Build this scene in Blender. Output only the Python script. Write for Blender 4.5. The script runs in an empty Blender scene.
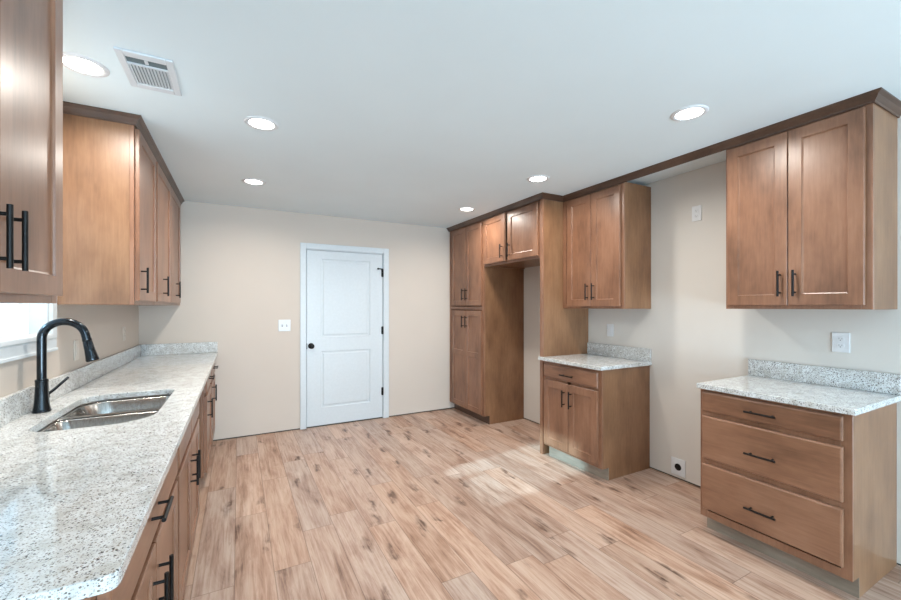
import bpy, bmesh, math, random
from mathutils import Vector, Matrix
PI = math.pi
random.seed(4)
scene = bpy.context.scene
col = scene.collection

# ---------------------------------------------------------------- camera
cam_d = bpy.data.cameras.new('camera')
cam_d.sensor_width = 36.0
cam_d.lens = 396.5 / 901 * 36
cam_d.shift_y = 6.5 / 901
cam_d.clip_start = 0.02
cam = bpy.data.objects.new('camera', cam_d)
cam.location = (0, 0, 1.385)
cam.rotation_euler = (PI / 2, 0, math.radians(-28.13))
col.objects.link(cam)
scene.camera = cam

# ---------------------------------------------------------------- view, world, sun
scene.view_settings.view_transform = 'Standard'
scene.view_settings.look = 'None'
scene.view_settings.exposure = 0.0
scene.view_settings.gamma = 1.0
scene.view_settings.use_curve_mapping = False
world = bpy.data.worlds.new('world')
scene.world = world
world.use_nodes = True
bg = world.node_tree.nodes['Background']
bg.inputs[0].default_value = (0.64, 0.85, 1.0, 1)
bg.inputs[1].default_value = 2.4

sun_d = bpy.data.lights.new('sun', 'SUN')
sun_d.energy = 6.0
sun_d.angle = math.radians(1.6)
sun_d.color = (0.52, 0.86, 1.0)
sun = bpy.data.objects.new('sun', sun_d)
sun.location = (-6, 2, 4)
sun.rotation_euler = Vector((1.0, 0.15, -0.535)).to_track_quat('-Z', 'Y').to_euler()
col.objects.link(sun)

def area(name, loc, rot, sx, sy, power, color):
    d = bpy.data.lights.new(name, 'AREA')
    d.shape = 'RECTANGLE'; d.size = sx; d.size_y = sy
    d.energy = power; d.color = color
    o = bpy.data.objects.new(name, d)
    o.location = loc; o.rotation_euler = rot
    col.objects.link(o)
    return o
# soft fill added outside the unseen rear window; one light aims at the ceiling
area('fill_rear', (1.25, -3.52, 1.25), (PI / 2, 0, 0), 3.4, 2.1, 125, (0.62, 0.84, 1.0))
area('fill_upward', (1.25, -3.9, 0.25), (math.radians(132), 0, 0), 3.4, 1.2, 325, (0.70, 0.885, 1.0))
LAMP_POWER = 12.0
LAMP_COLOR = (1.0, 0.94, 0.86)

# ---------------------------------------------------------------- materials
def lin(c):
    return tuple((x / 12.92 if x <= 0.04045 else ((x + 0.055) / 1.055) ** 2.4) for x in (v / 255 for v in c)) + (1,)

class NT:
    def __init__(s, name):
        s.m = bpy.data.materials.new(name); s.m.use_nodes = True
        s.t = s.m.node_tree; s.n = s.t.nodes; s.l = s.t.links
        s.b = s.n['Principled BSDF']
    def node(s, typ, **kw):
        n = s.n.new(typ)
        for k, v in kw.items(): setattr(n, k, v)
        return n
    def link(s, a, b): s.l.new(a, b)
    def math(s, op, a, b=None):
        n = s.node('ShaderNodeMath', operation=op)
        for i, x in enumerate((a, b)):
            if x is None: continue
            if hasattr(x, 'is_linked'): s.link(x, n.inputs[i])
            else: n.inputs[i].default_value = x
        return n.outputs[0]
    def mix(s, fac, a, b, blend='MIX'):
        n = s.node('ShaderNodeMix', data_type='RGBA', blend_type=blend)
        for i, x in ((0, fac), (6, a), (7, b)):
            if hasattr(x, 'is_linked'): s.link(x, n.inputs[i])
            else: n.inputs[i].default_value = x
        return n.outputs[2]
    def ramp(s, fac, stops):
        n = s.node('ShaderNodeValToRGB')
        e = n.color_ramp.elements
        e[0].position, e[0].color = stops[0]
        e[1].position, e[1].color = stops[-1]
        for p, c in stops[1:-1]:
            k = e.new(p); k.color = c
        s.link(fac, n.inputs[0])
        return n.outputs[0]
    def coords(s, scale, kind='Object', loc=(0, 0, 0)):
        tc = s.node('ShaderNodeTexCoord'); mp = s.node('ShaderNodeMapping')
        mp.inputs['Scale'].default_value = scale; mp.inputs['Location'].default_value = loc
        s.link(tc.outputs[kind], mp.inputs[0])
        return mp.outputs[0]
    def noise(s, vec, scale, detail=3, rough=0.5, dist=0):
        n = s.node('ShaderNodeTexNoise')
        n.inputs['Scale'].default_value = scale; n.inputs['Detail'].default_value = detail
        n.inputs['Roughness'].default_value = rough; n.inputs['Distortion'].default_value = dist
        s.link(vec, n.inputs['Vector'])
        return n.outputs[0]
    def bump(s, h, strength, dist=0.002):
        n = s.node('ShaderNodeBump'); n.inputs['Strength'].default_value = strength
        n.inputs['Distance'].default_value = dist
        s.link(h, n.inputs['Height']); s.link(n.outputs[0], s.b.inputs['Normal'])

def plain(name, rgb, rough=0.5, metal=0.0, spec=0.5, coat=0.0, speck=0.0):
    t = NT(name)
    v = t.coords((1, 1, 1))
    n = t.noise(v, 40, 2)
    c = lin(rgb)
    a = tuple(x * (1 - speck - 0.02) for x in c[:3]) + (1,)
    b = tuple(min(1, x * (1 + speck + 0.02)) for x in c[:3]) + (1,)
    t.link(t.ramp(n, [(0.3, a), (0.7, b)]), t.b.inputs['Base Color'])
    t.b.inputs['Roughness'].default_value = rough
    t.b.inputs['Metallic'].default_value = metal
    t.b.inputs['Specular IOR Level'].default_value = spec
    t.b.inputs['Coat Weight'].default_value = coat
    return t.m

def paint(name, rgb, rough=0.7, bump=0.15):
    t = NT(name)
    v = t.coords((1, 1, 1))
    n = t.noise(v, 1.3, 3)
    c = lin(rgb)
    a = tuple(x * 0.975 for x in c[:3]) + (1,)
    b = tuple(min(1, x * 1.02) for x in c[:3]) + (1,)
    t.link(t.ramp(n, [(0.3, a), (0.7, b)]), t.b.inputs['Base Color'])
    t.b.inputs['Roughness'].default_value = rough
    t.b.inputs['Specular IOR Level'].default_value = 0.3
    t.bump(t.noise(v, 180, 2), bump, 0.001)
    return t.m

def wood(name, dark, mid, light, axis='z', rough=0.34, seed=0.0):
    """stained maple: fine grain along one axis and soft blotches"""
    t = NT(name)
    sc = {'z': (1, 1, 0.08), 'x': (0.08, 1, 1), 'y': (1, 0.08, 1)}[axis]
    v = t.coords(sc, loc=(seed, seed * 2, seed))
    info = t.node('ShaderNodeObjectInfo')
    add = t.node('ShaderNodeVectorMath', operation='ADD')
    t.link(v, add.inputs[0])
    cmb = t.node('ShaderNodeCombineXYZ')
    r10 = t.math('MULTIPLY', info.outputs['Random'], 7.0)
    for i in range(3): t.link(r10, cmb.inputs[i])
    t.link(cmb.outputs[0], add.inputs[1])
    vv = add.outputs[0]
    g = t.noise(vv, 75, 5, 0.6, 0.4)
    v2 = t.coords({'z': (1, 1, 0.45), 'x': (0.45, 1, 1), 'y': (1, 0.45, 1)}[axis])
    add2 = t.node('ShaderNodeVectorMath', operation='ADD')
    t.link(v2, add2.inputs[0]); t.link(cmb.outputs[0], add2.inputs[1])
    bl = t.noise(add2.outputs[0], 5.0, 4, 0.6)
    f = t.math('ADD', t.math('MULTIPLY', g, 0.3), t.math('MULTIPLY', bl, 0.7))
    c = t.ramp(f, [(0.33, lin(dark)), (0.5, lin(mid)), (0.68, lin(light))])
    t.link(c, t.b.inputs['Base Color'])
    t.b.inputs['Roughness'].default_value = rough
    t.b.inputs['Specular IOR Level'].default_value = 0.5
    t.b.inputs['Coat Weight'].default_value = 0.25
    t.b.inputs['Coat Roughness'].default_value = 0.34
    t.bump(g, 0.06, 0.0006)
    return t.m

def granite():
    t = NT('speckled_granite')
    v = t.coords((1, 1, 1))
    base = t.ramp(t.noise(v, 22, 4, 0.65), [(0.36, lin((200, 201, 198))), (0.5, lin((216, 219, 219))), (0.66, lin((228, 232, 233)))])
    def specks(scale, thr, w):
        vo = t.node('ShaderNodeTexVoronoi'); vo.inputs['Scale'].default_value = scale
        t.link(v, vo.inputs['Vector'])
        sp = t.node('ShaderNodeSeparateColor'); t.link(vo.outputs['Color'], sp.inputs[0])
        sel = t.math('LESS_THAN', sp.outputs[0], thr)
        near = t.math('LESS_THAN', vo.outputs['Distance'], w)
        return t.math('MULTIPLY', sel, near), sp.outputs[1]
    m1, r1 = specks(340, 0.40, 0.5)
    c = t.mix(m1, base, t.ramp(r1, [(0.1, lin((132, 134, 136))), (0.5, lin((176, 170, 160))), (0.95, lin((188, 194, 198)))]))
    m2, r2 = specks(210, 0.24, 0.46)
    c = t.mix(m2, c, t.ramp(r2, [(0.1, lin((84, 84, 86))), (0.6, lin((134, 124, 112))), (0.95, lin((160, 164, 168)))]))
    m3, r3 = specks(130, 0.05, 0.38)
    c = t.mix(m3, c, lin((62, 64, 68)))
    t.link(c, t.b.inputs['Base Color'])
    t.b.inputs['Roughness'].default_value = 0.035
    t.b.inputs['Specular IOR Level'].default_value = 0.5
    return t.m

def floor_mat():
    """plank flooring running along y, 0.183 m wide and 1.22 m long, with grain and knots"""
    t = NT('vinyl_plank_floor')
    tc = t.node('ShaderNodeTexCoord')
    sep = t.node('ShaderNodeSeparateXYZ'); t.link(tc.outputs['Object'], sep.inputs[0])
    X, Y = sep.outputs[0], sep.outputs[1]
    xs = t.math('DIVIDE', t.math('ADD', X, 0.018), 0.183)
    colid = t.math('FLOOR', xs); fx = t.math('FRACT', xs)
    wn = t.node('ShaderNodeTexWhiteNoise', noise_dimensions='1D'); t.link(colid, wn.inputs['W'])
    ys = t.math('ADD', t.math('DIVIDE', Y, 1.22), wn.outputs['Value'])
    rowid = t.math('FLOOR', ys); fy = t.math('FRACT', ys)
    pid = t.node('ShaderNodeCombineXYZ'); t.link(colid, pid.inputs[0]); t.link(rowid, pid.inputs[1])
    w2 = t.node('ShaderNodeTexWhiteNoise', noise_dimensions='3D'); t.link(pid.outputs[0], w2.inputs['Vector'])
    r = t.node('ShaderNodeSeparateColor'); t.link(w2.outputs['Color'], r.inputs[0])
    off = t.node('ShaderNodeVectorMath', operation='SCALE'); off.inputs['Scale'].default_value = 13.0
    t.link(w2.outputs['Color'], off.inputs[0])
    def vec(sx, sy):
        mp = t.node('ShaderNodeMapping'); mp.inputs['Scale'].default_value = (sx, sy, 1)
        t.link(tc.outputs['Object'], mp.inputs[0])
        a = t.node('ShaderNodeVectorMath', operation='ADD')
        t.link(mp.outputs[0], a.inputs[0]); t.link(off.outputs[0], a.inputs[1])
        return a.outputs[0]
    grain = t.noise(vec(1, 0.05), 60, 6, 0.65, 0.6)
    broad = t.noise(vec(1, 0.22), 7.0, 5, 0.62, 0.9)
    tone = t.math('ADD', t.math('MULTIPLY', broad, 0.5), t.math('MULTIPLY', grain, 0.5))
    warm = t.ramp(tone, [(0.32, lin((112, 80, 62))), (0.43, lin((168, 131, 109))), (0.52, lin((190, 157, 136))), (0.68, lin((209, 182, 163)))])
    cool = t.ramp(tone, [(0.32, lin((112, 88, 76))), (0.43, lin((165, 137, 122))), (0.52, lin((184, 161, 147))), (0.68, lin((204, 186, 174)))])
    c = t.mix(r.outputs[0], warm, cool)
    # per plank lightness
    val = t.node('ShaderNodeHueSaturation')
    t.link(c, val.inputs['Color'])
    t.link(t.math('ADD', t.math('MULTIPLY', r.outputs[1], 0.15), 0.93), val.inputs['Value'])
    c = val.outputs[0]
    # knots and dark streaks
    vo = t.node('ShaderNodeTexVoronoi', voronoi_dimensions='2D'); vo.inputs['Scale'].default_value = 3.6; vo.inputs['Randomness'].default_value = 1.0
    wob = t.noise(vec(1, 0.5), 16, 3)
    wv = t.node('ShaderNodeCombineXYZ')
    wo = t.math('MULTIPLY', t.math('SUBTRACT', wob, 0.5), 0.22)
    t.link(wo, wv.inputs[0]); t.link(wo, wv.inputs[1])
    ka = t.node('ShaderNodeVectorMath', operation='ADD'); t.link(vec(1.6, 0.55), ka.inputs[0]); t.link(wv.outputs[0], ka.inputs[1])
    t.link(ka.outputs[0], vo.inputs['Vector'])
    ks = t.node('ShaderNodeSeparateColor'); t.link(vo.outputs['Color'], ks.inputs[0])
    ksel = t.math('LESS_THAN', ks.outputs[0], 0.55)
    kd = t.ramp(vo.outputs['Distance'], [(0.05, (1, 1, 1, 1)), (0.20, (0, 0, 0, 1))])
    streak = t.ramp(grain, [(0.42, (1, 1, 1, 1)), (0.58, (0.4, 0.4, 0.4, 1))])
    km = t.math('MULTIPLY', t.math('MULTIPLY', ksel, kd), streak)
    c = t.mix(t.math('MULTIPLY', km, 0.95), c, lin((84, 56, 42)))
    st = t.ramp(t.noise(vec(1.0, 0.10), 26, 5, 0.7, 0.5), [(0.60, (0, 0, 0, 1)), (0.74, (1, 1, 1, 1))])
    c = t.mix(t.math('MULTIPLY', st, 0.5), c, lin((104, 72, 56)))
    # seams
    ex = t.math('LESS_THAN', t.math('MINIMUM', fx, t.math('SUBTRACT', 1.0, fx)), 0.010)
    ey = t.math('LESS_THAN', t.math('MINIMUM', fy, t.math('SUBTRACT', 1.0, fy)), 0.0014)
    seam = t.math('MAXIMUM', ex, ey)
    c = t.mix(t.math('MULTIPLY', seam, 0.6), c, lin((96, 70, 56)))
    t.link(c, t.b.inputs['Base Color'])
    t.link(t.math('ADD', t.math('MULTIPLY', grain, 0.16), 0.30), t.b.inputs['Roughness'])
    t.b.inputs['Specular IOR Level'].default_value = 0.4
    t.bump(t.math('SUBTRACT', grain, seam), 0.12, 0.0012)
    return t.m

def emit(name, rgb, s):
    t = NT(name)
    t.b.inputs['Base Color'].default_value = (0.9, 0.9, 0.9, 1)
    t.b.inputs['Emission Color'].default_value = lin(rgb)
    t.b.inputs['Emission Strength'].default_value = s
    return t.m

def glass():
    t = NT('window_glass')
    t.n.remove(t.b)
    out = t.n['Material Output']
    tr = t.node('ShaderNodeBsdfTransparent'); tr.inputs[0].default_value = (0.96, 0.98, 1, 1)
    gl = t.node('ShaderNodeBsdfGlossy'); gl.inputs['Roughness'].default_value = 0.02
    fr = t.node('ShaderNodeLayerWeight'); fr.inputs[0].default_value = 0.25
    fac = t.math('ADD', t.math('MULTIPLY', t.math('POWER', fr.outputs['Facing'], 4.0), 0.5), 0.04)
    mx = t.node('ShaderNodeMixShader')
    t.link(fac, mx.inputs[0]); t.link(tr.outputs[0], mx.inputs[1]); t.link(gl.outputs[0], mx.inputs[2])
    t.link(mx.outputs[0], out.inputs[0])
    return t.m

def steel():
    t = NT('brushed_steel')
    v = t.coords((1, 1, 0.04))
    n = t.noise(v, 300, 3)
    t.link(t.ramp(n, [(0.3, lin((150, 148, 145))), (0.7, lin((186, 184, 180)))]), t.b.inputs['Base Color'])
    t.b.inputs['Metallic'].default_value = 1.0
    t.b.inputs['Roughness'].default_value = 0.24
    t.bump(n, 0.05, 0.0004)
    return t.m

DOOR = ((108, 74, 54), (137, 97, 73), (156, 115, 90))
M = {
 'wood': wood('stained_maple', *DOOR, axis='z'),
 'woodh': wood('stained_maple_cross_grain', *DOOR, axis='x', seed=3),
 'side': wood('maple_side_veneer', (112, 77, 52), (135, 97, 68), (154, 115, 84), axis='z', rough=0.36),
 'crown': wood('dark_stained_crown', (62, 42, 30), (80, 56, 42), (99, 72, 55), axis='x', rough=0.4),
 'toe': wood('toe_board_wood', (118, 106, 92), (140, 128, 114), (160, 148, 134), axis='x', rough=0.5),
 'shadow': plain('gap_dark', (38, 30, 26), 0.8),
 'granite': granite(),
 'floor': floor_mat(),
 'wall': paint('beige_wall_paint', (210, 199, 188)),
 'wall_cool': paint('wall_paint_cool_light', (212, 208, 202)),  # wall paint shifted cooler: the cold light on the right wall put into it
 'almond': plain('almond_plastic', (214, 205, 194), 0.35),
 'ceiling': paint('ceiling_paint_cool_light', (224, 236, 240), 0.8, 0.1),  # white ceiling; the cool window light is tinted into its colour
 'white': plain('white_trim_paint', (210, 217, 221), 0.35),
 'plate': plain('white_plastic', (218, 221, 224), 0.3),
 'platedark': plain('grey_slot', (120, 122, 124), 0.5),
 'black': plain('matte_black_metal', (12, 11, 11), 0.4, 0.2, 0.35),
 'bronze': plain('dark_bronze_metal', (20, 15, 14), 0.42, 0.3, 0.35),
 'faucet': plain('gloss_black_faucet', (22, 30, 37), 0.22, 0.75, 0.6, 0.4),
 'steel': steel(),
 'lens': emit('led_lens', (255, 253, 248), 9.0),
 'glass': glass(),
 'sill': plain('rough_bottom_plate', (70, 72, 66), 0.9),
 'vinyl': plain('window_vinyl', (226, 234, 240), 0.35),
 'ventw': plain('vent_enamel', (214, 220, 224), 0.4),
 'ventd': plain('vent_throat', (104, 118, 122), 0.8),
}

# ---------------------------------------------------------------- mesh helpers
def box(bm, x0, x1, y0, y1, z0, z1):
    vs = [bm.verts.new((x, y, z)) for z in (z0, z1) for y in (y0, y1) for x in (x0, x1)]
    for f in ((0, 2, 3, 1), (4, 5, 7, 6), (0, 1, 5, 4), (2, 6, 7, 3), (0, 4, 6, 2), (1, 3, 7, 5)):
        bm.faces.new([vs[i] for i in f])

def prism(bm, pts, axis, a, b):
    """polygon pts (two coords in the other axes) extruded along axis from a to b"""
    def mk(p, t):
        return {'x': (t, p[0], p[1]), 'y': (p[0], t, p[1]), 'z': (p[0], p[1], t)}[axis]
    lo = [bm.verts.new(mk(p, a)) for p in pts]; hi = [bm.verts.new(mk(p, b)) for p in pts]
    bm.faces.new(lo); bm.faces.new(list(reversed(hi)))
    n = len(pts)
    for i in range(n): bm.faces.new((lo[i], hi[i], hi[(i + 1) % n], lo[(i + 1) % n]))

def lathe(bm, prof, seg=32, origin=(0, 0, 0), axis='z'):
    """prof: list of (radius, height); closed at ends when radius is 0"""
    rings = []
    def mk(r, h, a):
        p = (r * math.cos(a), r * math.sin(a), h)
        if axis == 'y': p = (p[0], p[2], p[1])
        if axis == 'x': p = (p[2], p[0], p[1])
        return tuple(p[i] + origin[i] for i in range(3))
    for r, h in prof:
        if r < 1e-6: rings.append([bm.verts.new(mk(0, h, 0))])
        else: rings.append([bm.verts.new(mk(r, h, 2 * PI * k / seg)) for k in range(seg)])
    for A, B in zip(rings, rings[1:]):
        for k in range(seg):
            k2 = (k + 1) % seg
            if len(A) == 1 and len(B) == 1: continue
            if len(A) == 1: bm.faces.new((A[0], B[k], B[k2]))
            elif len(B) == 1: bm.faces.new((A[k], A[k2], B[0]))
            else: bm.faces.new((A[k], A[k2], B[k2], B[k]))

def tube(bm, pts, rad, seg=16):
    pts = [Vector(p) for p in pts]
    n = len(pts)
    rr = rad if isinstance(rad, (list, tuple)) else [rad] * n
    t0 = (pts[1] - pts[0]).normalized()
    up = Vector((0, 0, 1)) if abs(t0.z) < 0.9 else Vector((0, 1, 0))
    nrm = (up - t0 * up.dot(t0)).normalized()
    rings = []
    for i, p in enumerate(pts):
        t = (pts[min(i + 1, n - 1)] - pts[max(i - 1, 0)]).normalized()
        nrm = (nrm - t * nrm.dot(t)).normalized()
        bi = t.cross(nrm)
        rings.append([bm.verts.new(p + (nrm * math.cos(2 * PI * k / seg) + bi * math.sin(2 * PI * k / seg)) * rr[i]) for k in range(seg)])
    for A, B in zip(rings, rings[1:]):
        for k in range(seg): bm.faces.new((A[k], A[(k + 1) % seg], B[(k + 1) % seg], B[k]))
    bm.faces.new(rings[0][::-1]); bm.faces.new(rings[-1])

def NB(): return bmesh.new()
def smooth(bm):
    for f in bm.faces: f.smooth = True

def obj(name, bm, mat, parent=None, bevel=0.0, seg=2, smooth_angle=None, mats=None):
    bmesh.ops.recalc_face_normals(bm, faces=bm.faces)
    me = bpy.data.meshes.new(name); bm.to_mesh(me); bm.free()
    for m in (mats or [mat]): me.materials.append(m)
    o = bpy.data.objects.new(name, me); col.objects.link(o)
    if parent: o.parent = parent
    if bevel:
        md = o.modifiers.new('bevel', 'BEVEL'); md.width = bevel; md.segments = seg
        md.limit_method = 'ANGLE'; md.angle_limit = math.radians(40)
        md.harden_normals = False
    if smooth_angle:
        for p in me.polygons: p.use_smooth = True
        try: me.set_sharp_from_angle(angle=math.radians(smooth_angle))
        except Exception: pass
    return o

def tag(o, label, cat, group=None):
    o['label'] = label; o['category'] = cat
    if group: o['group'] = group
    return o

def thing(name, label, cat, loc=(0, 0, 0), rz=0.0, group=None):
    o = bpy.data.objects.new(name, None); o.empty_display_size = 0.1
    o.location = loc; o.rotation_euler = (0, 0, rz); col.objects.link(o)
    return tag(o, label, cat, group)

def struct(name, bm, mat, **kw):
    o = obj(name, bm, mat, **kw); o['kind'] = 'structure'; return o

# ---------------------------------------------------------------- room dimensions
XL, XR, YB, YR, HC = -0.84, 3.108, 4.74, -3.3, 2.44
WT = 0.14

# ---------------------------------------------------------------- structure
bm = NB(); box(bm, XL - WT, XR + WT, YR - WT, YB + WT, -0.05, 0); struct('floor', bm, M['floor'])
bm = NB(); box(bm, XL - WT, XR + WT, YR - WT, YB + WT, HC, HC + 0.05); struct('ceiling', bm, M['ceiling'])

G = 0.013       # drywall stops this far above the floor; the rough plate shows in the gap
def wall(name, boxes, lo, paint_='wall'):
    bm = NB()
    for b in boxes: box(bm, *b)
    for f in bm.faces: f.material_index = 0
    k = len(bm.faces)
    for b in lo: box(bm, *b)
    bm.faces.ensure_lookup_table()
    for f in bm.faces[k:]: f.material_index = 1
    return struct(name, bm, None, mats=[M[paint_], M['sill']])
# window opening in the left wall
WY0, WY1, WZ0, WZ1 = 1.80, 2.70, 1.245, 2.15
wall('wall_left', [(XL - WT, XL, YR, WY0, G, HC), (XL - WT, XL, WY1, YB, G, HC), (XL - WT, XL, WY0, WY1, G, WZ0), (XL - WT, XL, WY0, WY1, WZ1, HC)],
     [(XL - WT, XL - 0.013, YR, YB, 0, G)])
# door opening in the back wall
DX0, DX1, DZ = 0.668, 1.592, 2.045
wall('wall_back', [(XL, DX0, YB, YB + WT, G, HC), (DX1, XR, YB, YB + WT, G, HC), (DX0, DX1, YB, YB + WT, DZ, HC)],
     [(XL, DX0, YB + 0.013, YB + WT, 0, G), (DX1, XR, YB + 0.013, YB + WT, 0, G)])
wall('wall_right', [(XR, XR + WT, YR, YB, G, HC)], [(XR + 0.013, XR + WT, YR, YB, 0, G)], 'wall_cool')
RX0, RX1, RZ0, RZ1 = -0.45, 2.95, 0.15, 2.25
wall('wall_rear', [(XL, RX0, YR - WT, YR, G, HC), (RX1, XR, YR - WT, YR, G, HC), (RX0, RX1, YR - WT, YR, G, RZ0), (RX0, RX1, YR - WT, YR, RZ1, HC)],
     [(XL, XR, YR - WT, YR - 0.013, 0, G)])

def kid(o, k='structure'):
    return o
# left window
w = bpy.data.objects.new('window_1', None); col.objects.link(w); w['kind'] = 'structure'; w.location = (XL, 2.25, WZ0)
def L(b):   # world box -> local box of the window empty
    return (b[0] - XL, b[1] - XL, b[2] - 2.25, b[3] - 2.25, b[4] - WZ0, b[5] - WZ0)
bm = NB()
for b in [(XL, XL + 0.016, WY0 - 0.06, WY0, WZ0 - 0.02, WZ1 + 0.06), (XL, XL + 0.016, WY1, WY1 + 0.06, WZ0 - 0.0215, WZ1 + 0.06),
          (XL, XL + 0.016, WY0, WY1, WZ1, WZ1 + 0.06)]: box(bm, *L(b))
obj('casing', bm, M['white'], w, bevel=0.003)
bm = NB()
box(bm, *L((XL, XL + 0.014, WY0 - 0.06, WY1 + 0.06, WZ0 - 0.085, WZ0 - 0.022)))
box(bm, *L((XL, XL + 0.019, WY0 - 0.06, WY1 + 0.06, WZ0 - 0.085, WZ0 - 0.070)))
obj('apron', bm, M['white'], w, bevel=0.002)
bm = NB(); box(bm, *L((XL - 0.064, XL + 0.022, WY0 + 0.001, WY1 - 0.001, WZ0 - 0.022, WZ0 + 0.004)))
obj('window_sill', bm, M['white'], w, bevel=0.006, seg=3)
bm = NB()
for b in [(XL - WT, XL, WY0, WY0 + 0.012, WZ0, WZ1), (XL - WT, XL, WY1 - 0.012, WY1, WZ0, WZ1), (XL - WT, XL, WY0, WY1, WZ1 - 0.012, WZ1)]: box(bm, *L(b))
obj('jamb', bm, M['white'], w)
fx = XL - 0.11
bm = NB()
for b in [(fx, fx + 0.045, WY0 + .012, WY0 + .062, WZ0, WZ1), (fx, fx + 0.045, WY1 - .062, WY1 - .012, WZ0, WZ1),
          (fx, fx + 0.045, WY0 + .062, WY1 - .062, WZ0, WZ0 + .038), (fx, fx + 0.045, WY0 + .062, WY1 - .062, WZ1 - .05, WZ1)]: box(bm, *L(b))
obj('window_frame', bm, M['vinyl'], w, bevel=0.003)
bm = NB()
a0, a1 = WY0 + 0.062, WY1 - 0.062
for b in [(fx + .01, fx + .035, a0, a0 + .032, WZ0 + .038, WZ1 - .05), (fx + .01, fx + .035, a1 - .032, a1, WZ0 + .038, WZ1 - .05),
          (fx + .01, fx + .035, a0 + .032, a1 - .032, WZ0 + .038, WZ0 + .062), (fx + .01, fx + .035, a0 + .032, a1 - .032, WZ1 - .08, WZ1 - .05), (fx + .008, fx + .037, a0 + .032, a1 - .032, 1.60, 1.635)]: box(bm, *L(b))
obj('sash', bm, M['vinyl'], w, bevel=0.002)
bm = NB(); box(bm, *L((fx + .020, fx + .024, a0 + .02, a1 - .02, WZ0 + .05, WZ1 - .06)))
obj('pane', bm, M['glass'], w)
# rear opening: wide glazed window added behind the camera to admit the fill light
w2 = bpy.data.objects.new('added_window_2', None); col.objects.link(w2); w2['kind'] = 'structure'; w2.location = (1.25, YR, RZ0)
bm = NB()
def L2(b): return (b[0] - 1.25, b[1] - 1.25, b[2] - YR, b[3] - YR, b[4] - RZ0, b[5] - RZ0)
for b in [(RX0, RX0 + .05, YR - .1, YR - .05, RZ0, RZ1), (RX1 - .05, RX1, YR - .1, YR - .05, RZ0, RZ1), (1.225, 1.275, YR - .1, YR - .05, RZ0, RZ1),
          (RX0 + .05, 1.225, YR - .1, YR - .05, RZ0, RZ0 + .05), (RX0 + .05, 1.225, YR - .1, YR - .05, RZ1 - .05, RZ1), (1.275, RX1 - .05, YR - .1, YR - .05, RZ0, RZ0 + .05), (1.275, RX1 - .05, YR - .1, YR - .05, RZ1 - .05, RZ1)]: box(bm, *L2(b))
obj('window_frame', bm, M['vinyl'], w2, bevel=0.003)
bm = NB(); box(bm, *L2((RX0 + .03, RX1 - .03, YR - .078, YR - .072, RZ0 + .03, RZ1 - .03)))
obj('pane', bm, M['glass'], w2)

# back door
d = bpy.data.objects.new('door_1', None); col.objects.link(d); d['kind'] = 'structure'; d.location = (1.13, YB, 0)
ox = 1.13
bm = NB()
for b in [(DX0 - 0.057, DX0 + 0.004, -0.018, 0, 0, DZ + 0.06), (DX1 - 0.004, DX1 + 0.062, -0.018, 0, 0, DZ + 0.06), (DX0 + 0.004, DX1 - 0.004, -0.018, 0, DZ - 0.004, DZ + 0.06)]:
    box(bm, b[0] - ox, b[1] - ox, b[2], b[3], b[4], b[5])
obj('casing', bm, M['white'], d, bevel=0.004)
bm = NB()
for b in [(DX0, DX0 + 0.012, 0, WT, 0, DZ), (DX1 - 0.012, DX1, 0, WT, 0, DZ), (DX0, DX1, 0, WT, DZ - 0.012, DZ),
          (DX0 + .012, DX0 + .024, .042, .055, 0, DZ), (DX1 - .024, DX1 - .012, .042, .055, 0, DZ), (DX0, DX1, .042, .055, DZ - .024, DZ - .012)]:
    box(bm, b[0] - ox, b[1] - ox, b[2], b[3], b[4], b[5])
obj('jamb', bm, M['white'], d)

def panel_slab(x0, x1, z0, z1, yf, t, panels, inset=0.012, raise_=0.006, ins2=0.028):
    """moulded slab facing -y with recessed grooves around raised fields"""
    bm = NB()
    xs = sorted({x0, x1} | {p[0] for p in panels} | {p[1] for p in panels})
    zs = sorted({z0, z1} | {p[2] for p in panels} | {p[3] for p in panels})
    V = {}
    def v(x, y, z):
        k = (round(x, 5), round(y, 5), round(z, 5))
        if k not in V: V[k] = bm.verts.new((x, y, z))
        return V[k]
    for i in range(len(xs) - 1):
        for j in range(len(zs) - 1):
            cx, cz = (xs[i] + xs[i + 1]) / 2, (zs[j] + zs[j + 1]) / 2
            if any(p[0] < cx < p[1] and p[2] < cz < p[3] for p in panels): continue
            bm.faces.new([v(xs[i], yf, zs[j]), v(xs[i + 1], yf, zs[j]), v(xs[i + 1], yf, zs[j + 1]), v(xs[i], yf, zs[j + 1])])
    def rect(p, k, y): return [v(p[0] + k, y, p[2] + k), v(p[1] - k, y, p[2] + k), v(p[1] - k, y, p[3] - k), v(p[0] + k, y, p[3] - k)]
    for p in panels:
        R = [rect(p, 0, yf), rect(p, inset * 0.5, yf + inset * 0.7), rect(p, ins2 - 0.006, yf + inset * 0.7), rect(p, ins2 + 0.004, yf + (inset * 0.7 - raise_))]
        # keep strips conforming with the grid by sharing only outer corners
        for A, B in zip(R, R[1:]):
            for k in range(4): bm.faces.new((A[k], A[(k + 1) % 4], B[(k + 1) % 4], B[k]))
        bm.faces.new(R[-1])
    yb = yf + t
    bx = [v(x0, yf, z0), v(x1, yf, z0), v(x1, yf, z1), v(x0, yf, z1)]
    bk = [v(x0, yb, z0), v(x1, yb, z0), v(x1, yb, z1), v(x0, yb, z1)]
    # sides as n-gons through the grid points
    def side(pts_f, pts_b): bm.faces.new(pts_f + pts_b)
    side([v(x, yf, z0) for x in xs], [v(x1, yb, z0), v(x0, yb, z0)])
    side([v(x, yf, z1) for x in xs], [v(x1, yb, z1), v(x0, yb, z1)])
    side([v(x0, yf, z) for z in zs], [v(x0, yb, z1), v(x0, yb, z0)])
    side([v(x1, yf, z) for z in zs], [v(x1, yb, z1), v(x1, yb, z0)])
    bm.faces.new(bk)
    return bm
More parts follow.
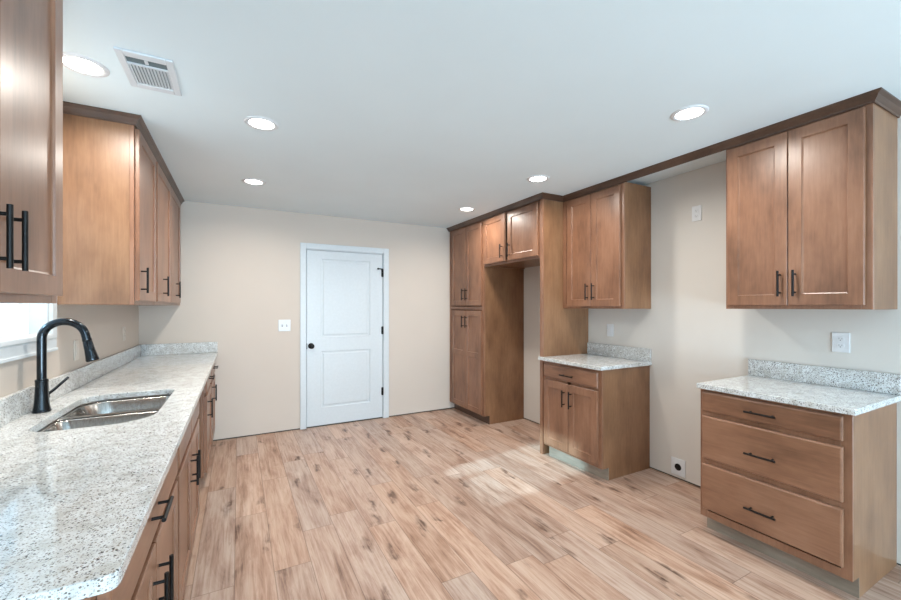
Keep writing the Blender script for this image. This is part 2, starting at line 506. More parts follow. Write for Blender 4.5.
s0, s1 = DX0 + 0.016 - ox, DX1 - 0.016 - ox
bm = panel_slab(s0, s1, 0.014, DZ - 0.016, 0.004, 0.036, [(0.842 - ox, 1.422 - ox, 0.215, 0.865), (0.842 - ox, 1.422 - ox, 1.03, 1.935)])
obj('door_slab', bm, M['white'], d)
bm = NB()
box(bm, s0 - 0.004, s1 + 0.004, 0.004, 0.09, 0.0, 0.011)
obj('threshold', bm, M['sill'], d)
kn = NB()
lathe(kn, [(0, 0.004), (0.033, 0.004), (0.033, -0.002), (0.028, -0.008), (0.012, -0.011), (0.011, -0.030), (0.018, -0.036), (0.027, -0.046), (0.029, -0.056), (0.025, -0.065), (0.014, -0.070), (0, -0.071)], 28, (0.730 - ox, 0, 0.935), 'y')
smooth(kn); obj('door_knob', kn, M['black'], d)
bm = NB(); box(bm, s0 - 0.002, s0 + 0.004, -0.001, 0.02, 0.90, 0.965); obj('latch_plate', bm, M['black'], d)
for i, z in enumerate((1.80, 1.09, 0.335)):
    bm = NB()
    tube(bm, [(s1 + 0.001, -0.005, z - 0.05), (s1 + 0.001, -0.005, z + 0.05)], 0.0075, 12)
    box(bm, s1 - 0.014, s1 + 0.016, -0.001, 0.004, z - 0.045, z + 0.045)
    h = obj('hinge', bm, M['black'], d)
    if i == 0:
        bm = NB(); tube(bm, [(s1, -0.006, z + 0.05), (s1 - 0.03, -0.014, z + 0.05), (s1 - 0.055, -0.018, z + 0.05)], 0.006, 10)
        tube(bm, [(s1 - 0.055, -0.018, z + 0.05), (s1 - 0.066, -0.02, z + 0.05)], 0.011, 12)
        obj('door_stop', bm, M['black'], h)

# ---------------------------------------------------------------- cabinets
class Side:
    """local frame: x along the run, -y faces the room, y to the wall"""
    def __init__(s, left): s.left = left
    def rz(s): return PI / 2 if s.left else -PI / 2
    def lx(s, y, y0, y1): return (y - y0) if s.left else (y1 - y)
LEFT, RIGHT = Side(True), Side(False)

def shaker(x0, x1, z0, z1, y, t=0.02, st=0.060, rail=None, mid=None):
    """five piece door: frame with a recessed flat panel, back face at y"""
    yf = y - t
    rail = rail or st
    ps = [(x0 + st, x1 - st, z0 + rail, z1 - rail)]
    if mid: ps = [(x0 + st, x1 - st, z0 + rail, mid - rail / 2), (x0 + st, x1 - st, mid + rail / 2, z1 - rail)]
    bm = NB(); V = {}
    def v(x, yy, z):
        k = (round(x, 5), round(yy, 5), round(z, 5))
        if k not in V: V[k] = bm.verts.new((x, yy, z))
        return V[k]
    c = 0.0025
    def rect(p, k, yy): return [v(p[0] + k, yy, p[2] + k), v(p[1] - k, yy, p[2] + k), v(p[1] - k, yy, p[3] - k), v(p[0] + k, yy, p[3] - k)]
    o = (x0, x1, z0, z1)
    xs = [x0 + c, x0 + st, x1 - st, x1 - c]
    zs = [z0 + c] + [q for p in ps for q in (p[2], p[3])] + [z1 - c]
    for i in range(3):
        for j in range(len(zs) - 1):
            cx, cz = (xs[i] + xs[i + 1]) / 2, (zs[j] + zs[j + 1]) / 2
            if any(p[0] < cx < p[1] and p[2] < cz < p[3] for p in ps): continue
            bm.faces.new([v(xs[i], yf, zs[j]), v(xs[i + 1], yf, zs[j]), v(xs[i + 1], yf, zs[j + 1]), v(xs[i], yf, zs[j + 1])])
    for p in ps:
        R = [rect(p, 0, yf), rect(p, 0.0015, yf + 0.006), rect(p, 0.007, yf + 0.009), rect(p, 0.0085, yf + 0.009)]
        for A, B in zip(R, R[1:]):
            for k in range(4): bm.faces.new((A[k], A[(k + 1) % 4], B[(k + 1) % 4], B[k]))
        bm.faces.new(R[-1])
    # edge chamfer, sides and back
    E = [rect(o, 0, yf + c), rect(o, 0, y)]
    bot = [v(x, yf, z0 + c) for x in xs]; top = [v(x, yf, z1 - c) for x in xs]
    lef = [v(x0 + c, yf, z) for z in zs]; rig = [v(x1 - c, yf, z) for z in zs]
    A = E[0]
    bm.faces.new(bot + [A[1], A[0]]); bm.faces.new(top + [A[2], A[3]])
    bm.faces.new(lef + [A[3], A[0]]); bm.faces.new(rig + [A[2], A[1]])
    for k in range(4): bm.faces.new((E[0][k], E[0][(k + 1) % 4], E[1][(k + 1) % 4], E[1][k]))
    bm.faces.new(E[1])
    return bm

def slab(x0, x1, z0, z1, y, t=0.02):
    yf = y - t; bm = NB()
    def rect(k, yy): return [bm.verts.new(q) for q in ((x0 + k, yy, z0 + k), (x1 - k, yy, z0 + k), (x1 - k, yy, z1 - k), (x0 + k, yy, z1 - k))]
    R = [rect(0, y), rect(0, yf + 0.007), rect(0.0025, yf + 0.0025), rect(0.008, yf)]
    bm.faces.new(R[0])
    for A, B in zip(R, R[1:]):
        for k in range(4): bm.faces.new((A[k], A[(k + 1) % 4], B[(k + 1) % 4], B[k]))
    bm.faces.new(R[-1])
    return bm

def handle(parent, x, z, yf, vert, length=0.146, mat=None, stand=0.031, r=0.0058):
    bm = NB(); h = length / 2; f = h - 0.022
    if vert:
        tube(bm, [(x, yf - stand, z - h), (x, yf - stand, z + h)], r, 14)
        for s in (-f, f): tube(bm, [(x, yf + 0.0005, z + s), (x, yf - stand, z + s)], 0.0046, 10)
    else:
        tube(bm, [(x - h, yf - stand, z), (x + h, yf - stand, z)], r, 14)
        for s in (-f, f): tube(bm, [(x + s, yf + 0.0005, z), (x + s, yf - stand, z)], 0.0046, 10)
    return obj('handle', bm, mat or M['bronze'], parent, smooth_angle=40)

def cabinet(name, label, cat, side, fxp, y0, y1, z0, z1, depth, fronts, toe=False, group=None, rails=(), stiles=(), hmat=None, open_top=False, toe_board=True, toe_mat='toe'):
    """fxp: world x of the face frame front. fronts: list of (kind, ya, yb, za, zb, handle(y, z, vert) or None, extras)"""
    w = y1 - y0
    base = z0 if not toe else 0.0
    # origin: face frame front plane at local y=0
    if side.left: loc = (fxp, y0, base)
    else: loc = (fxp, y1, base)
    root = thing(name, label, cat, loc, side.rz(), group)
    zz = lambda z: z - base
    X = lambda y: side.lx(y, y0, y1)
    ft = 0.019
    # carcass
    bm = NB()
    tk = 0.016
    if toe:
        prof = [(ft, 0.1), (0.078, 0.1), (0.078, 0.0), (depth, 0.0), (depth, zz(z1)), (ft, zz(z1))]
        for a in (0.0, w - tk): prism(bm, prof, 'x', a, a + tk)
        box(bm, tk, w - tk, ft, depth, 0.10, 0.116)
        box(bm, tk, w - tk, depth - 0.008, depth, 0.116, zz(z1))
        if not open_top:
            box(bm, tk, w - tk, ft, 0.10, zz(z1) - 0.016, zz(z1))
            box(bm, tk, w - tk, depth - 0.1, depth - 0.008, zz(z1) - 0.016, zz(z1))
    else:
        for a in (0.0, w - tk): box(bm, a, a + tk, ft, depth, 0, zz(z1))
        box(bm, tk, w - tk, ft, depth, 0.016, 0.032)
        box(bm, tk, w - tk, ft, depth, zz(z1) - 0.016, zz(z1))
        box(bm, tk, w - tk, depth - 0.008, depth, 0.032, zz(z1) - 0.016)
    obj('carcass', bm, M['side'], root, bevel=0.0008, seg=1)
    # face frame
    bm = NB(); f0 = 0.1 if toe else 0.0
    sw = 0.042
    box(bm, 0, sw, 0, ft, f0, zz(z1)); box(bm, w - sw, w, 0, ft, f0, zz(z1))
    box(bm, sw, w - sw, 0, ft, f0, f0 + sw); box(bm, sw, w - sw, 0, ft, zz(z1) - sw, zz(z1))
    for r in rails: box(bm, sw, w - sw, 0, ft, zz(r) - 0.02, zz(r) + 0.02)
    for s in stiles: box(bm, X(s) - 0.02, X(s) + 0.02, 0, ft, f0 + sw, zz(z1) - sw)
    obj('face_frame', bm, M['wood'], root, bevel=0.0012, seg=1)
    if toe and toe_board:
        bm = NB(); box(bm, 0, w, 0.0785 - 0.006, 0.0785, 0.0, 0.1); obj('toe_kick', bm, M[toe_mat], root)
    for fr in fronts:
        kind, ya, yb, za, zb, hd = fr[:6]; ex = fr[6] if len(fr) > 6 else {}
        xa, xb = sorted((X(ya), X(yb)))
        if kind == 'drawer':
            bm = slab(xa, xb, zz(za), zz(zb), -0.001)
            o = obj('drawer', bm, M['woodh'], root)
        else:
            bm = shaker(xa, xb, zz(za), zz(zb), -0.001, mid=(zz(ex['mid']) if 'mid' in ex else None), st=ex.get('st', 0.060))
            if 'ajar' in ex:      # swing about its hinge edge
                hx = xa if ex['hinge'] == 'a' else xb
                bmesh.ops.rotate(bm, cent=(hx, 0, 0), matrix=Matrix.Rotation(ex['ajar'], 3, 'Z'), verts=bm.verts)
            o = obj('door', bm, M['wood'], root)
        if hd:
            h = handle(o, X(hd[0]), zz(hd[1]), -0.021, hd[2], mat=hmat)
            if 'ajar' in ex:
                hx = xa if ex['hinge'] == 'a' else xb
                R = Matrix.Translation((hx, 0, 0)) @ Matrix.Rotation(ex['ajar'], 4, 'Z') @ Matrix.Translation((-hx, 0, 0))
                h.data.transform(R)
    return root

# ---- left base run, face frame front plane x = -0.23, door faces -0.21
LB = -0.232; LD = 0.60; CT = 0.884
hz = 0.595
cabinet('base_cabinet', 'brown base cabinet at the near end of the left counter, one drawer over two doors', 'cabinet', LEFT, LB, 0.925, 1.905, 0, CT, LD,
        [('drawer', 0.955, 1.885, 0.725, 0.862, (1.40, 0.80, False)),
         ('door', 0.955, 1.417, 0.125, 0.700, (1.375, 0.555, True)), ('door', 1.423, 1.885, 0.125, 0.700, (1.465, 0.555, True))], toe=True, rails=(0.712,), stiles=(1.42,), hmat=M['black'])
cabinet('sink_base_cabinet', 'brown base cabinet under the sink, two false fronts over two doors', 'cabinet', LEFT, LB, 1.907, 2.885, 0, CT, LD,
        [('drawer', 1.93, 2.392, 0.725, 0.862, None), ('drawer', 2.398, 2.86, 0.725, 0.862, None),
         ('door', 1.93, 2.392, 0.125, 0.700, (2.35, 0.565, True)), ('door', 2.398, 2.86, 0.125, 0.700, (2.44, 0.565, True))], toe=True, rails=(0.712,), stiles=(2.395,), hmat=M['black'], open_top=True)
cabinet('base_cabinet', 'brown base cabinet just beyond the empty dishwasher opening of the left counter', 'cabinet', LEFT, LB, 3.50, 4.118, 0, CT, LD,
        [('drawer', 3.525, 4.095, 0.725, 0.862, (3.81, 0.80, False)), ('door', 3.525, 4.095, 0.125, 0.700, (3.575, 0.60, True))], toe=True, rails=(0.712,), hmat=M['black'])
cabinet('base_cabinet', 'brown base cabinet at the far end of the left counter, against the back wall', 'cabinet', LEFT, LB, 4.12, 4.738, 0, CT, LD,
        [('drawer', 4.145, 4.71, 0.725, 0.862, (4.43, 0.80, False)), ('door', 4.145, 4.71, 0.125, 0.700, (4.20, 0.60, True))], toe=True, rails=(0.712,), hmat=M['black'])

# ---- left wall cabinets
LU = -0.512; UD = 0.325
cabinet('wall_cabinet', 'large close brown wall cabinet at the left edge, hung before the window', 'cabinet', LEFT, LU, 0.97, 1.712, 1.395, 2.403, UD,
        [('door', 0.99, 1.307, 1.418, 2.380, (1.272, 1.545, True)), ('door', 1.311, 1.690, 1.418, 2.380, (1.345, 1.545, True))], stiles=(1.309,), hmat=M['black'])
cabinet('wall_cabinet', 'left wall cabinet with broad lit side panel, right of the window', 'cabinet', LEFT, LU, 2.77, 3.335, 1.395, 2.403, UD,
        [('door', 2.79, 3.312, 1.418, 2.380, (2.83, 1.535, True))], hmat=M['black'])
cabinet('wall_cabinet', 'left double wall cabinet reaching the back wall, beyond the single door one', 'cabinet', LEFT, LU, 3.337, 4.738, 1.395, 2.403, UD,
        [('door', 3.355, 3.965, 1.418, 2.380, (3.585, 1.535, True)), ('door', 3.975, 4.585, 1.418, 2.380, (4.26, 1.535, True))], stiles=(3.97,), hmat=M['black'])

# ---- right side
RF = 2.522; RD = XR - RF - 0.002
cabinet('pantry_cabinet', 'tall brown pantry cabinet in the far right corner with four doors', 'pantry cabinet', RIGHT, RF, 3.89, 4.738, 0, 2.403, RD,
        [('door', 3.925, 4.285, 1.395, 2.378, (4.243, 1.535, True)), ('door', 4.29, 4.65, 1.395, 2.378, (4.332, 1.535, True)),
         ('door', 3.925, 4.285, 0.115, 1.335, (4.243, 1.195, True), {'mid': 0.80}), ('door', 4.29, 4.65, 0.115, 1.335, (4.332, 1.195, True), {'mid': 0.80})], toe=True, rails=(1.365,), toe_mat='crown')  # dark toe colour stands in for the shade under the pantry
cabinet('wall_cabinet', 'short two-door cabinet bridging the top of the empty fridge alcove', 'cabinet', RIGHT, RF, 2.907, 3.888, 1.845, 2.403, RD,
        [('door', 3.418, 3.866, 1.868, 2.378, (3.462, 1.975, True), {'hinge': 'a', 'ajar': -math.radians(3.5)}), ('door', 2.935, 3.40, 1.868, 2.378, (3.36, 1.975, True), {'hinge': 'b', 'ajar': math.radians(0.8)})], stiles=(3.40,))
# fridge end panel
p = thing('fridge_end_panel', 'tall brown end panel standing between the fridge alcove and the double-door base cabinet', 'panel', (2.51, 2.905, 0), RIGHT.rz())
bm = NB(); box(bm, 0.02, 0.04, 0.018, XR - 2.51 - 0.002, 0, 2.403); obj('side_panel', bm, M['side'], p)
bm = NB(); box(bm, 0.0, 0.04, 0, 0.018, 0, 2.403); obj('front_stile', bm, M['wood'], p, bevel=0.0015)

b1 = cabinet('base_cabinet', 'brown base cabinet beside the fridge alcove, one drawer over two doors, pale toe board', 'cabinet', RIGHT, RF, 2.19, 2.863, 0, CT, RD,
        [('drawer', 2.222, 2.845, 0.735, 0.858, (2.533, 0.787, False)),
         ('door', 2.222, 2.532, 0.125, 0.712, (2.497, 0.585, True)), ('door', 2.537, 2.845, 0.125, 0.712, (2.575, 0.585, True))], toe=True, rails=(0.722,), stiles=(2.535,), toe_board=False)
bm = NB()
prism(bm, [(0.045, 0.026), (0.675, 0.070), (0.675, 0.076), (0.045, 0.032)], 'z', 0.0, 0.098)
obj('toe_kick', bm, M['toe'], b1)
b2 = cabinet('drawer_base_cabinet', 'brown base cabinet with three wide drawers at the right edge', 'cabinet', RIGHT, RF, 0.745, 1.435, 0, CT, RD,
        [('drawer', 0.775, 1.417, 0.750, 0.866, (1.10, 0.803, False)), ('drawer', 0.775, 1.417, 0.462, 0.722, (1.10, 0.572, False)),
         ('drawer', 0.775, 1.417, 0.155, 0.430, (1.10, 0.270, False))], toe=True, rails=(0.737, 0.446))

UF = 2.762; UDR = XR - UF - 0.002
cabinet('wall_cabinet', 'two-door wall cabinet between the tall fridge panel and the stove gap', 'cabinet', RIGHT, UF, 2.178, 2.863, 1.366, 2.403, UDR,
        [('door', 2.203, 2.501, 1.386, 2.378, (2.468, 1.515, True)), ('door', 2.505, 2.795, 1.386, 2.378, (2.538, 1.515, True))], stiles=(2.503,))
cabinet('wall_cabinet', 'two-door wall cabinet at the right edge above the three-drawer base cabinet', 'cabinet', RIGHT, UF, 0.742, 1.412, 1.37, 2.403, UDR,
        [('door', 0.768, 1.078, 1.392, 2.378, (1.045, 1.515, True)), ('door', 1.082, 1.395, 1.392, 2.378, (1.115, 1.515, True))], stiles=(1.08,))

# ---------------------------------------------------------------- crown moulding
def crown(name, label, path, prof, origin):
    """path: xy list; profile offsets go to the right hand side of travel"""
    bm = NB(); rings = []
    P = [Vector(p) for p in path]; n = len(P)
    for i, p in enumerate(P):
        def nr(a, b):
            t = (b - a).normalized(); return Vector((t.y, -t.x))
        if i == 0: m = nr(P[0], P[1])
        elif i == n - 1: m = nr(P[-2], P[-1])
        else:
            a, b = nr(P[i - 1], P[i]), nr(P[i], P[i + 1]); m = (a + b) / (1 + a.dot(b))
        rings.append([bm.verts.new((p.x + m.x * o - origin[0], p.y + m.y * o - origin[1], z - origin[2])) for o, z in prof])
    k = len(prof)
    for A, B in zip(rings, rings[1:]):
        for j in range(k): bm.faces.new((A[j], A[(j + 1) % k], B[(j + 1) % k], B[j]))
    bm.faces.new(rings[0]); bm.faces.new(rings[-1][::-1])
    o = obj(name, bm, M['crown'], smooth_angle=30)
    o.location = origin
    return tag(o, label, 'crown moulding')
def cprof(p, z0=2.390, z1=2.4395):
    h = z1 - z0
    return [(0.0005, z0), (0.006, z0), (0.008, z0 + 0.010), (0.012, z0 + 0.014), (0.017, z0 + h * 0.42), (p * 0.62, z0 + h * 0.66), (p * 0.92, z0 + h * 0.80), (p, z0 + h * 0.86), (p, z1), (-0.016, z1), (-0.016, z0 + 0.0145), (0.0005, z0 + 0.0145)]
# the right run: back wall -> pantry front -> fridge panel -> set-back cabinets -> across the stove gap -> return to wall
crown('crown_molding', 'long dark crown moulding along the ceiling over all the right-hand cabinets and the stove gap',
      [(XR - .002, 0.740), (UF - 0.002, 0.740), (UF - 0.002, 2.862), (RF - 0.014, 2.862), (RF - 0.014, 4.738)][::-1], cprof(0.036), (2.76, 1.4, 2.38))
crown('crown_molding', 'crown moulding above the left wall cabinets beyond the window',
      [(XL + .002, 2.768), (LU + 0.002, 2.768), (LU + 0.002, 4.738)], cprof(0.036), (-0.5, 3.5, 2.38))
crown('crown_molding', 'crown moulding above the close wall cabinet at the left edge of the picture',
      [(XL + .002, 0.968), (LU + 0.002, 0.968), (LU + 0.002, 1.714), (XL + .002, 1.714)], cprof(0.036), (-0.5, 1.3, 2.38))

# ---------------------------------------------------------------- countertops
def plate_mesh(outer, holes, z0, z1):
    bm = NB()
    def loop(pts, z):
        vs = [bm.verts.new((x, y, z)) for x, y in pts]
        return vs, [bm.edges.new((vs[i], vs[(i + 1) % len(vs)])) for i in range(len(vs))]
    tops = [loop(p, z1) for p in [outer] + holes]
    bots = [loop(p, z0) for p in [outer] + holes]
    bmesh.ops.triangle_fill(bm, use_beauty=True, use_dissolve=False, edges=[e for _, es in tops for e in es])
    bmesh.ops.triangle_fill(bm, use_beauty=True, use_dissolve=False, edges=[e for _, es in bots for e in es])
    for (a, _), (b, _) in zip(tops, bots):
        for i in range(len(a)):
            j = (i + 1) % len(a); bm.faces.new((a[i], a[j], b[j], b[i]))
    return bm

def rrect(x0, x1, y0, y1, rs, seg=8):
    """rs radii at (x0,y0),(x1,y0),(x1,y1),(x0,y1)"""
    pts = []
    cs = [((x0, y0), rs[0], PI), ((x1, y0), rs[1], 1.5 * PI), ((x1, y1), rs[2], 0), ((x0, y1), rs[3], 0.5 * PI)]
    for (cx, cy), r, a0 in cs:
        ccx = cx + r if cx == x0 else cx - r; ccy = cy + r if cy == y0 else cy - r
        for k in range(seg + 1):
            a = a0 + k / seg * PI / 2
            pts.append((ccx + r * math.cos(a), ccy + r * math.sin(a)))
    return pts

hole = rrect(-0.712, -0.318, 2.035, 2.755, (0.09, 0.15, 0.05, 0.12), 10)
ct = thing('granite_countertop', 'long speckled granite countertop with sink cutout along the left wall', 'countertop', (-0.5, 2.8, CT))
def shift(bm, o): bmesh.ops.translate(bm, verts=bm.verts, vec=(-o[0], -o[1], -o[2]))
org = (-0.5, 2.8, CT)
outer = [(XL + .002, 0.893), (-0.21, 0.893), (-0.198, 0.897), (-0.190, 0.905), (-0.187, 0.917), (-0.187, 4.738), (XL + .002, 4.738)]
bm = plate_mesh(outer, [hole], CT, 0.914); shift(bm, org); obj('slab', bm, M['granite'], ct, bevel=0.004, seg=2)
bm = NB(); box(bm, XL + .002, XL + .022, 0.895, 4.738, 0.9145, 1.022); shift(bm, org); obj('backsplash', bm, M['granite'], ct, bevel=0.002)
bm = NB(); box(bm, XL + .0225, -0.190, 4.718, 4.738, 0.9145, 1.022); shift(bm, org); obj('backsplash', bm, M['granite'], ct, bevel=0.002)

ct = thing('granite_countertop', 'small granite countertop on the double-door base cabinet beside the fridge alcove', 'countertop', (2.8, 2.5, CT)); org = (2.8, 2.5, CT)
bm = NB(); prism(bm, [(2.487, 2.170), (2.487, 2.905), (2.508, 2.905), (2.508, 2.863), (XR - .002, 2.863), (XR - .002, 2.170)], 'z', CT, 0.914)
shift(bm, org); obj('slab', bm, M['granite'], ct, bevel=0.003)
bm = NB(); box(bm, XR - .022, XR - .002, 2.175, 2.862, 0.9145, 1.024); shift(bm, org); obj('backsplash', bm, M['granite'], ct, bevel=0.002)
ct = thing('granite_countertop', 'granite countertop on the three-drawer cabinet at the right edge', 'countertop', (2.8, 1.08, CT)); org = (2.8, 1.08, CT)
bm = NB(); box(bm, 2.487, XR - .002, 0.725, 1.440, CT, 0.914)
shift(bm, org); obj('slab', bm, M['granite'], ct, bevel=0.003)
bm = NB(); box(bm, XR - .022, XR - .002, 0.727, 1.438, 0.9145, 1.024); shift(bm, org); obj('backsplash', bm, M['granite'], ct, bevel=0.002)

# ---------------------------------------------------------------- sink
sk = thing('kitchen_sink', 'stainless steel double bowl sink set under the left granite countertop', 'sink', (-0.515, 2.395, 0.70)); org = (-0.515, 2.395, 0.70)
def bowl(x0, x1, y0, y1, rs, top, bottom):
    bm = NB(); rings = []
    for k, z, q in [(0, top, 1.0), (0.004, top - 0.006, 1.0), (0.014, top - 0.10, 0.95), (0.020, bottom + 0.028, 0.9), (0.032, bottom + 0.008, 0.85), (0.055, bottom, 0.75)]:
        pts = rrect(x0 + k, x1 - k, y0 + k, y1 - k, [max(0.012, r - k * 0.6) for r in rs], 8)
        rings.append([bm.verts.new((x, y, z)) for x, y in pts])
    for A, B in zip(rings, rings[1:]):
        for j in range(len(A)): bm.faces.new((A[j], A[(j + 1) % len(A)], B[(j + 1) % len(B)], B[j]))
    bm.faces.new(rings[-1])
    return bm
bx = (-0.716, -0.314)
r1 = (0.09, 0.15, 0.045, 0.05); r2 = (0.05, 0.045, 0.055, 0.12)
for (y0, y1, rs) in ((2.031, 2.385, r1), (2.41, 2.759, r2)):
    bm = bowl(bx[0], bx[1], y0, y1, rs, 0.8755, 0.70)
    cx, cy = -0.52, (y0 + y1) / 2
    shift(bm, org)
    o = obj('bowl', bm, M['steel'], sk, smooth_angle=50)
    md = o.modifiers.new('solid', 'SOLIDIFY'); md.thickness = 0.0015; md.offset = 0
    bm = NB(); lathe(bm, [(0, 0.7035), (0.018, 0.7035), (0.03, 0.705), (0.043, 0.7055), (0.045, 0.702)], 24, (cx, cy, 0)); shift(bm, org); smooth(bm)
    obj('drain', bm, M['steel'], sk)
# rim flange round both bowls, with the low divider between
bm = plate_mesh(rrect(-0.74, -0.29, 2.005, 2.785, (0.09, 0.15, 0.05, 0.12), 8),
                [rrect(bx[0], bx[1], 2.031, 2.385, r1, 8), rrect(bx[0], bx[1], 2.41, 2.759, r2, 8)], 0.8755, 0.8825)
shift(bm, org); obj('rim', bm, M['steel'], sk, bevel=0.002)

# ---------------------------------------------------------------- faucet
fo = (-0.776, 2.425, 0.9145)
fc = thing('kitchen_faucet', 'tall black pull-down kitchen faucet with arched spout beside the sink', 'faucet', fo)
bm = NB(); lathe(bm, [(0, 0), (0.031, 0), (0.032, 0.003), (0.031, 0.007), (0.029, 0.010), (0.029, 0.015), (0.027, 0.026), (0.0245, 0.05), (0.0225, 0.09), (0.0218, 0.130), (0.0225, 0.137), (0.0225, 0.143), (0.019, 0.146), (0, 0.146)], 36)
obj('base', bm, M['faucet'], fc, smooth_angle=50)
bm = NB()
R = 0.075; zs = 0.144; ztop = 0.418 - R - 0.0165
pts = [(0, 0, zs), (0, 0, zs + 0.05), (0, 0, ztop - 0.05), (0, 0, ztop)]
n = 20; sweep = math.radians(168)
for k in range(1, n + 1):
    a = k / n * sweep; pts.append((R - R * math.cos(a), 0, ztop + R * math.sin(a)))
tx, tz = math.sin(sweep), math.cos(sweep)
ex, ez = pts[-1][0], pts[-1][2]
pts.append((ex + tx * 0.030, 0, ez + tz * 0.030))
tube(bm, pts, 0.0165, 20); obj('spout', bm, M['faucet'], fc, smooth_angle=50)
bm = NB(); q = [(0.022, 0.0180), (0.032, 0.0180), (0.034, 0.0165), (0.037, 0.0178), (0.075, 0.0195), (0.110, 0.0235), (0.122, 0.025), (0.128, 0.0235)]
ln = math.hypot(tx, tz)
tube(bm, [(ex + tx * s, 0, ez + tz * s) for s, _ in q], [r for _, r in q], 24); obj('spray_head', bm, M['faucet'], fc, smooth_angle=50)
bm = NB()
tube(bm, [(0, 0.008, 0.058), (0, 0.047, 0.058)], [0.014, 0.014], 18)
tube(bm, [(0, 0.047, 0.058), (0, 0.050, 0.058)], [0.013, 0.010], 18)
tube(bm, [(0.0, 0.040, 0.062), (0.02, 0.075, 0.086), (0.05, 0.135, 0.128)], [0.007, 0.0065, 0.006], 12)
obj('lever', bm, M['faucet'], fc, smooth_angle=50)

# ---------------------------------------------------------------- recessed lights
def light_proto():
    r = thing('recessed_light', '', 'ceiling light', (0, 0, HC))
    bm = NB(); lathe(bm, [(0.066, -0.001), (0.068, -0.006), (0.074, -0.0075), (0.084, -0.006), (0.090, -0.002), (0.0905, 0.0)], 48); smooth(bm)
    obj('trim_ring', bm, M['plate'], r)
    bm = NB(); lathe(bm, [(0, -0.0045), (0.04, -0.0045), (0.0665, -0.003), (0.0665, -0.0005), (0, -0.0005)], 40); smooth(bm)
    obj('lens', bm, M['lens'], r)
    ld = bpy.data.lights.new('lamp', 'AREA'); ld.shape = 'DISK'; ld.size = 0.13; ld.energy = LAMP_POWER; ld.color = LAMP_COLOR
    ld.spread = math.radians(165)
    lo = bpy.data.objects.new('lamp', ld); col.objects.link(lo); lo.parent = r; lo.location = (0, 0, -0.009)
    return r
L0 = light_proto()
spots = [(-0.60, 2.285, 'round recessed ceiling light over the sink, just left of the air vent'),
         (0.118, 2.528, 'round recessed ceiling light right of the vent, nearer of the two in the middle column'),
         (0.115, 3.735, 'round recessed ceiling light farther one in the middle column, nearest the back wall'),
         (2.178, 3.70, 'round recessed ceiling light before the pantry, farthest of the right-hand row'),
         (2.177, 2.542, 'round recessed ceiling light before the tall fridge panel, middle of the right-hand row'),
         (2.168, 1.293, 'round recessed ceiling light before the right edge wall cabinet, nearest of the right-hand row')]
kids = list(L0.children)
for i, (x, y, lb) in enumerate(spots):
    if i == 0: r = L0
    else:
        r = L0.copy(); col.objects.link(r)
        for k in kids:
            c = k.copy(); col.objects.link(c); c.parent = r
    r.location = (x, y, HC); r['label'] = lb; r['group'] = 'recessed ceiling lights'

# ---------------------------------------------------------------- ceiling vent
v0 = thing('air_vent', 'white rectangular ceiling air vent with louvres beside the sink light', 'vent', (-0.349, 2.218, HC), 0.0)
hx, hy = 0.100, 0.158
bm = NB()
for b in [(-hx, -hx + 0.028, -hy, hy), (hx - 0.028, hx, -hy, hy), (-hx + 0.028, hx - 0.028, -hy, -hy + 0.042), (-hx + 0.028, hx - 0.028, hy - 0.042, hy)]:
    box(bm, b[0], b[1], b[2], b[3], -0.009, -0.0005)
obj('frame', bm, M['ventw'], v0, bevel=0.003)
bm = NB(); box(bm, -hx + 0.028, hx - 0.028, -hy + 0.042, hy - 0.042, -0.0015, -0.0005); obj('throat', bm, M['ventd'], v0)
y1 = hy - 0.042; y0 = -hy + 0.042
bm = NB(); box(bm, -hx + 0.028, hx - 0.028, y0 + 0.052, y0 + 0.062, -0.008, -0.0016)
box(bm, -0.006, 0.006, y0 + 0.0, y0 + 0.03, -0.010, -0.006)
obj('damper_bar', bm, M['ventw'], v0)
bm = NB()
n = 12
for k in range(n):
    x = -hx + 0.033 + k * (2 * hx - 0.066) / (n - 1)
    prism(bm, [(x - 0.006, -0.002), (x - 0.004, -0.002), (x + 0.0052, -0.008), (x + 0.0030, -0.008)], 'y', y0 + 0.062, y1)
obj('louvres', bm, M['ventw'], v0)

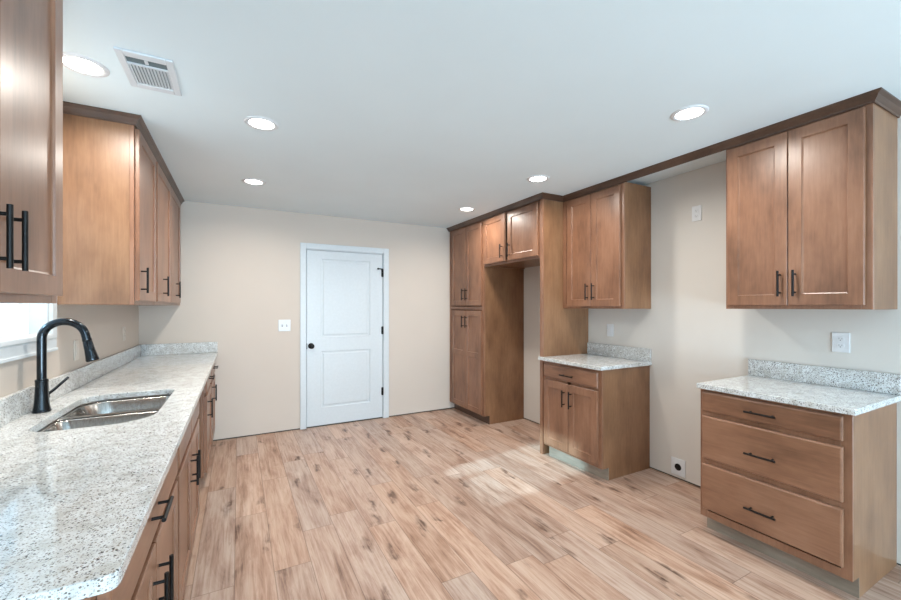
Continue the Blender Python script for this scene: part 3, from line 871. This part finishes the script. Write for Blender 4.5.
# ---------------------------------------------------------------- switches and outlets
def wall_plate(name, label, cat, loc, rz, w=0.072, h=0.116, kind='duplex', mat='plate'):
    r = thing(name, label, cat, loc, rz)
    bm = NB(); box(bm, -w / 2, w / 2, -0.006, 0, -h / 2, h / 2); obj('cover_plate', bm, M[mat], r, bevel=0.003)
    if kind == 'duplex':
        for s in (-1, 1):
            bm = NB(); prism(bm, [(0.0165 * math.cos(a), s * 0.0195 + max(-0.0125, min(0.0125, 0.0175 * math.sin(a)))) for a in [i / 20 * 2 * PI for i in range(20)]], 'y', -0.009, -0.0055)
            o = obj('receptacle', bm, M[mat], r)
            bm = NB()
            box(bm, -0.0075, -0.0055, -0.0095, -0.0088, s * 0.0195 - 0.001, s * 0.0195 + 0.008); box(bm, 0.0055, 0.0075, -0.0095, -0.0088, s * 0.0195 - 0.001, s * 0.0195 + 0.007)
            lathe(bm, [(0, -0.0095), (0.0028, -0.0095), (0.0028, -0.0088)], 10, (0, 0, s * 0.0195 - 0.0065), 'y')
            obj('slots', bm, M['platedark'], o)
    elif kind == 'toggle2':
        for x in (-0.023, 0.023):
            bm = NB(); box(bm, x - 0.006, x + 0.006, -0.0075, -0.0055, -0.013, 0.013); o = obj('toggle_slot', bm, M['platedark'], r)
            bm = NB(); prism(bm, [(-0.0065, -0.004), (-0.0065, 0.006), (-0.019, 0.012), (-0.019, 0.005)], 'x', x - 0.0045, x + 0.0045); obj('toggle', bm, M[mat], o)
    elif kind == 'rocker':
        bm = NB(); prism(bm, [(-0.0055, -0.033), (-0.0075, -0.033), (-0.0095, 0.033), (-0.0055, 0.033)], 'x', -0.0165, 0.0165); obj('rocker', bm, M[mat], r)
    elif kind == 'range':
        bm = NB(); lathe(bm, [(0, -0.010), (0.024, -0.010), (0.027, -0.008), (0.027, -0.0055)], 32, (0, 0, 0), 'y'); obj('receptacle', bm, M['black'], r, smooth_angle=40)
    return r
RW = -PI / 2   # on the right wall, facing -x
LW = PI / 2    # on the left wall, facing +x
wall_plate('light_switch', 'white double toggle switch plate on the back wall left of the white door', 'switch', (0.449, YB - .0005, 1.175), 0, 0.124, 0.128, 'toggle2')
wall_plate('light_switch', 'white rocker switch on the right wall above the counter beside the fridge panel', 'switch', (XR - .0005, 2.60, 1.160), RW, 0.074, 0.118, 'rocker')
wall_plate('power_outlet', 'white outlet high on the right wall in the stove gap, for a range hood', 'outlet', (XR - .0005, 1.795, 2.10), RW)
wall_plate('power_outlet', 'white outlet above the granite backsplash of the three-drawer cabinet', 'outlet', (XR - .0005, 0.968, 1.175), RW, 0.080, 0.116)
wall_plate('range_outlet', 'low white plate with round black range outlet near the floor in stove gap', 'outlet', (XR - .0005, 1.94, 0.10), RW, 0.115, 0.135, 'range')
wall_plate('power_outlet', 'pale outlet under the far left wall cabinets, close to the back corner', 'outlet', (XL + .0005, 4.18, 1.16), LW, mat='almond')
wall_plate('power_outlet', 'pale outlet on the left wall right behind the faucet spout', 'outlet', (XL + .0005, 3.08, 1.13), LW, 0.074, 0.118, 'rocker', 'almond')
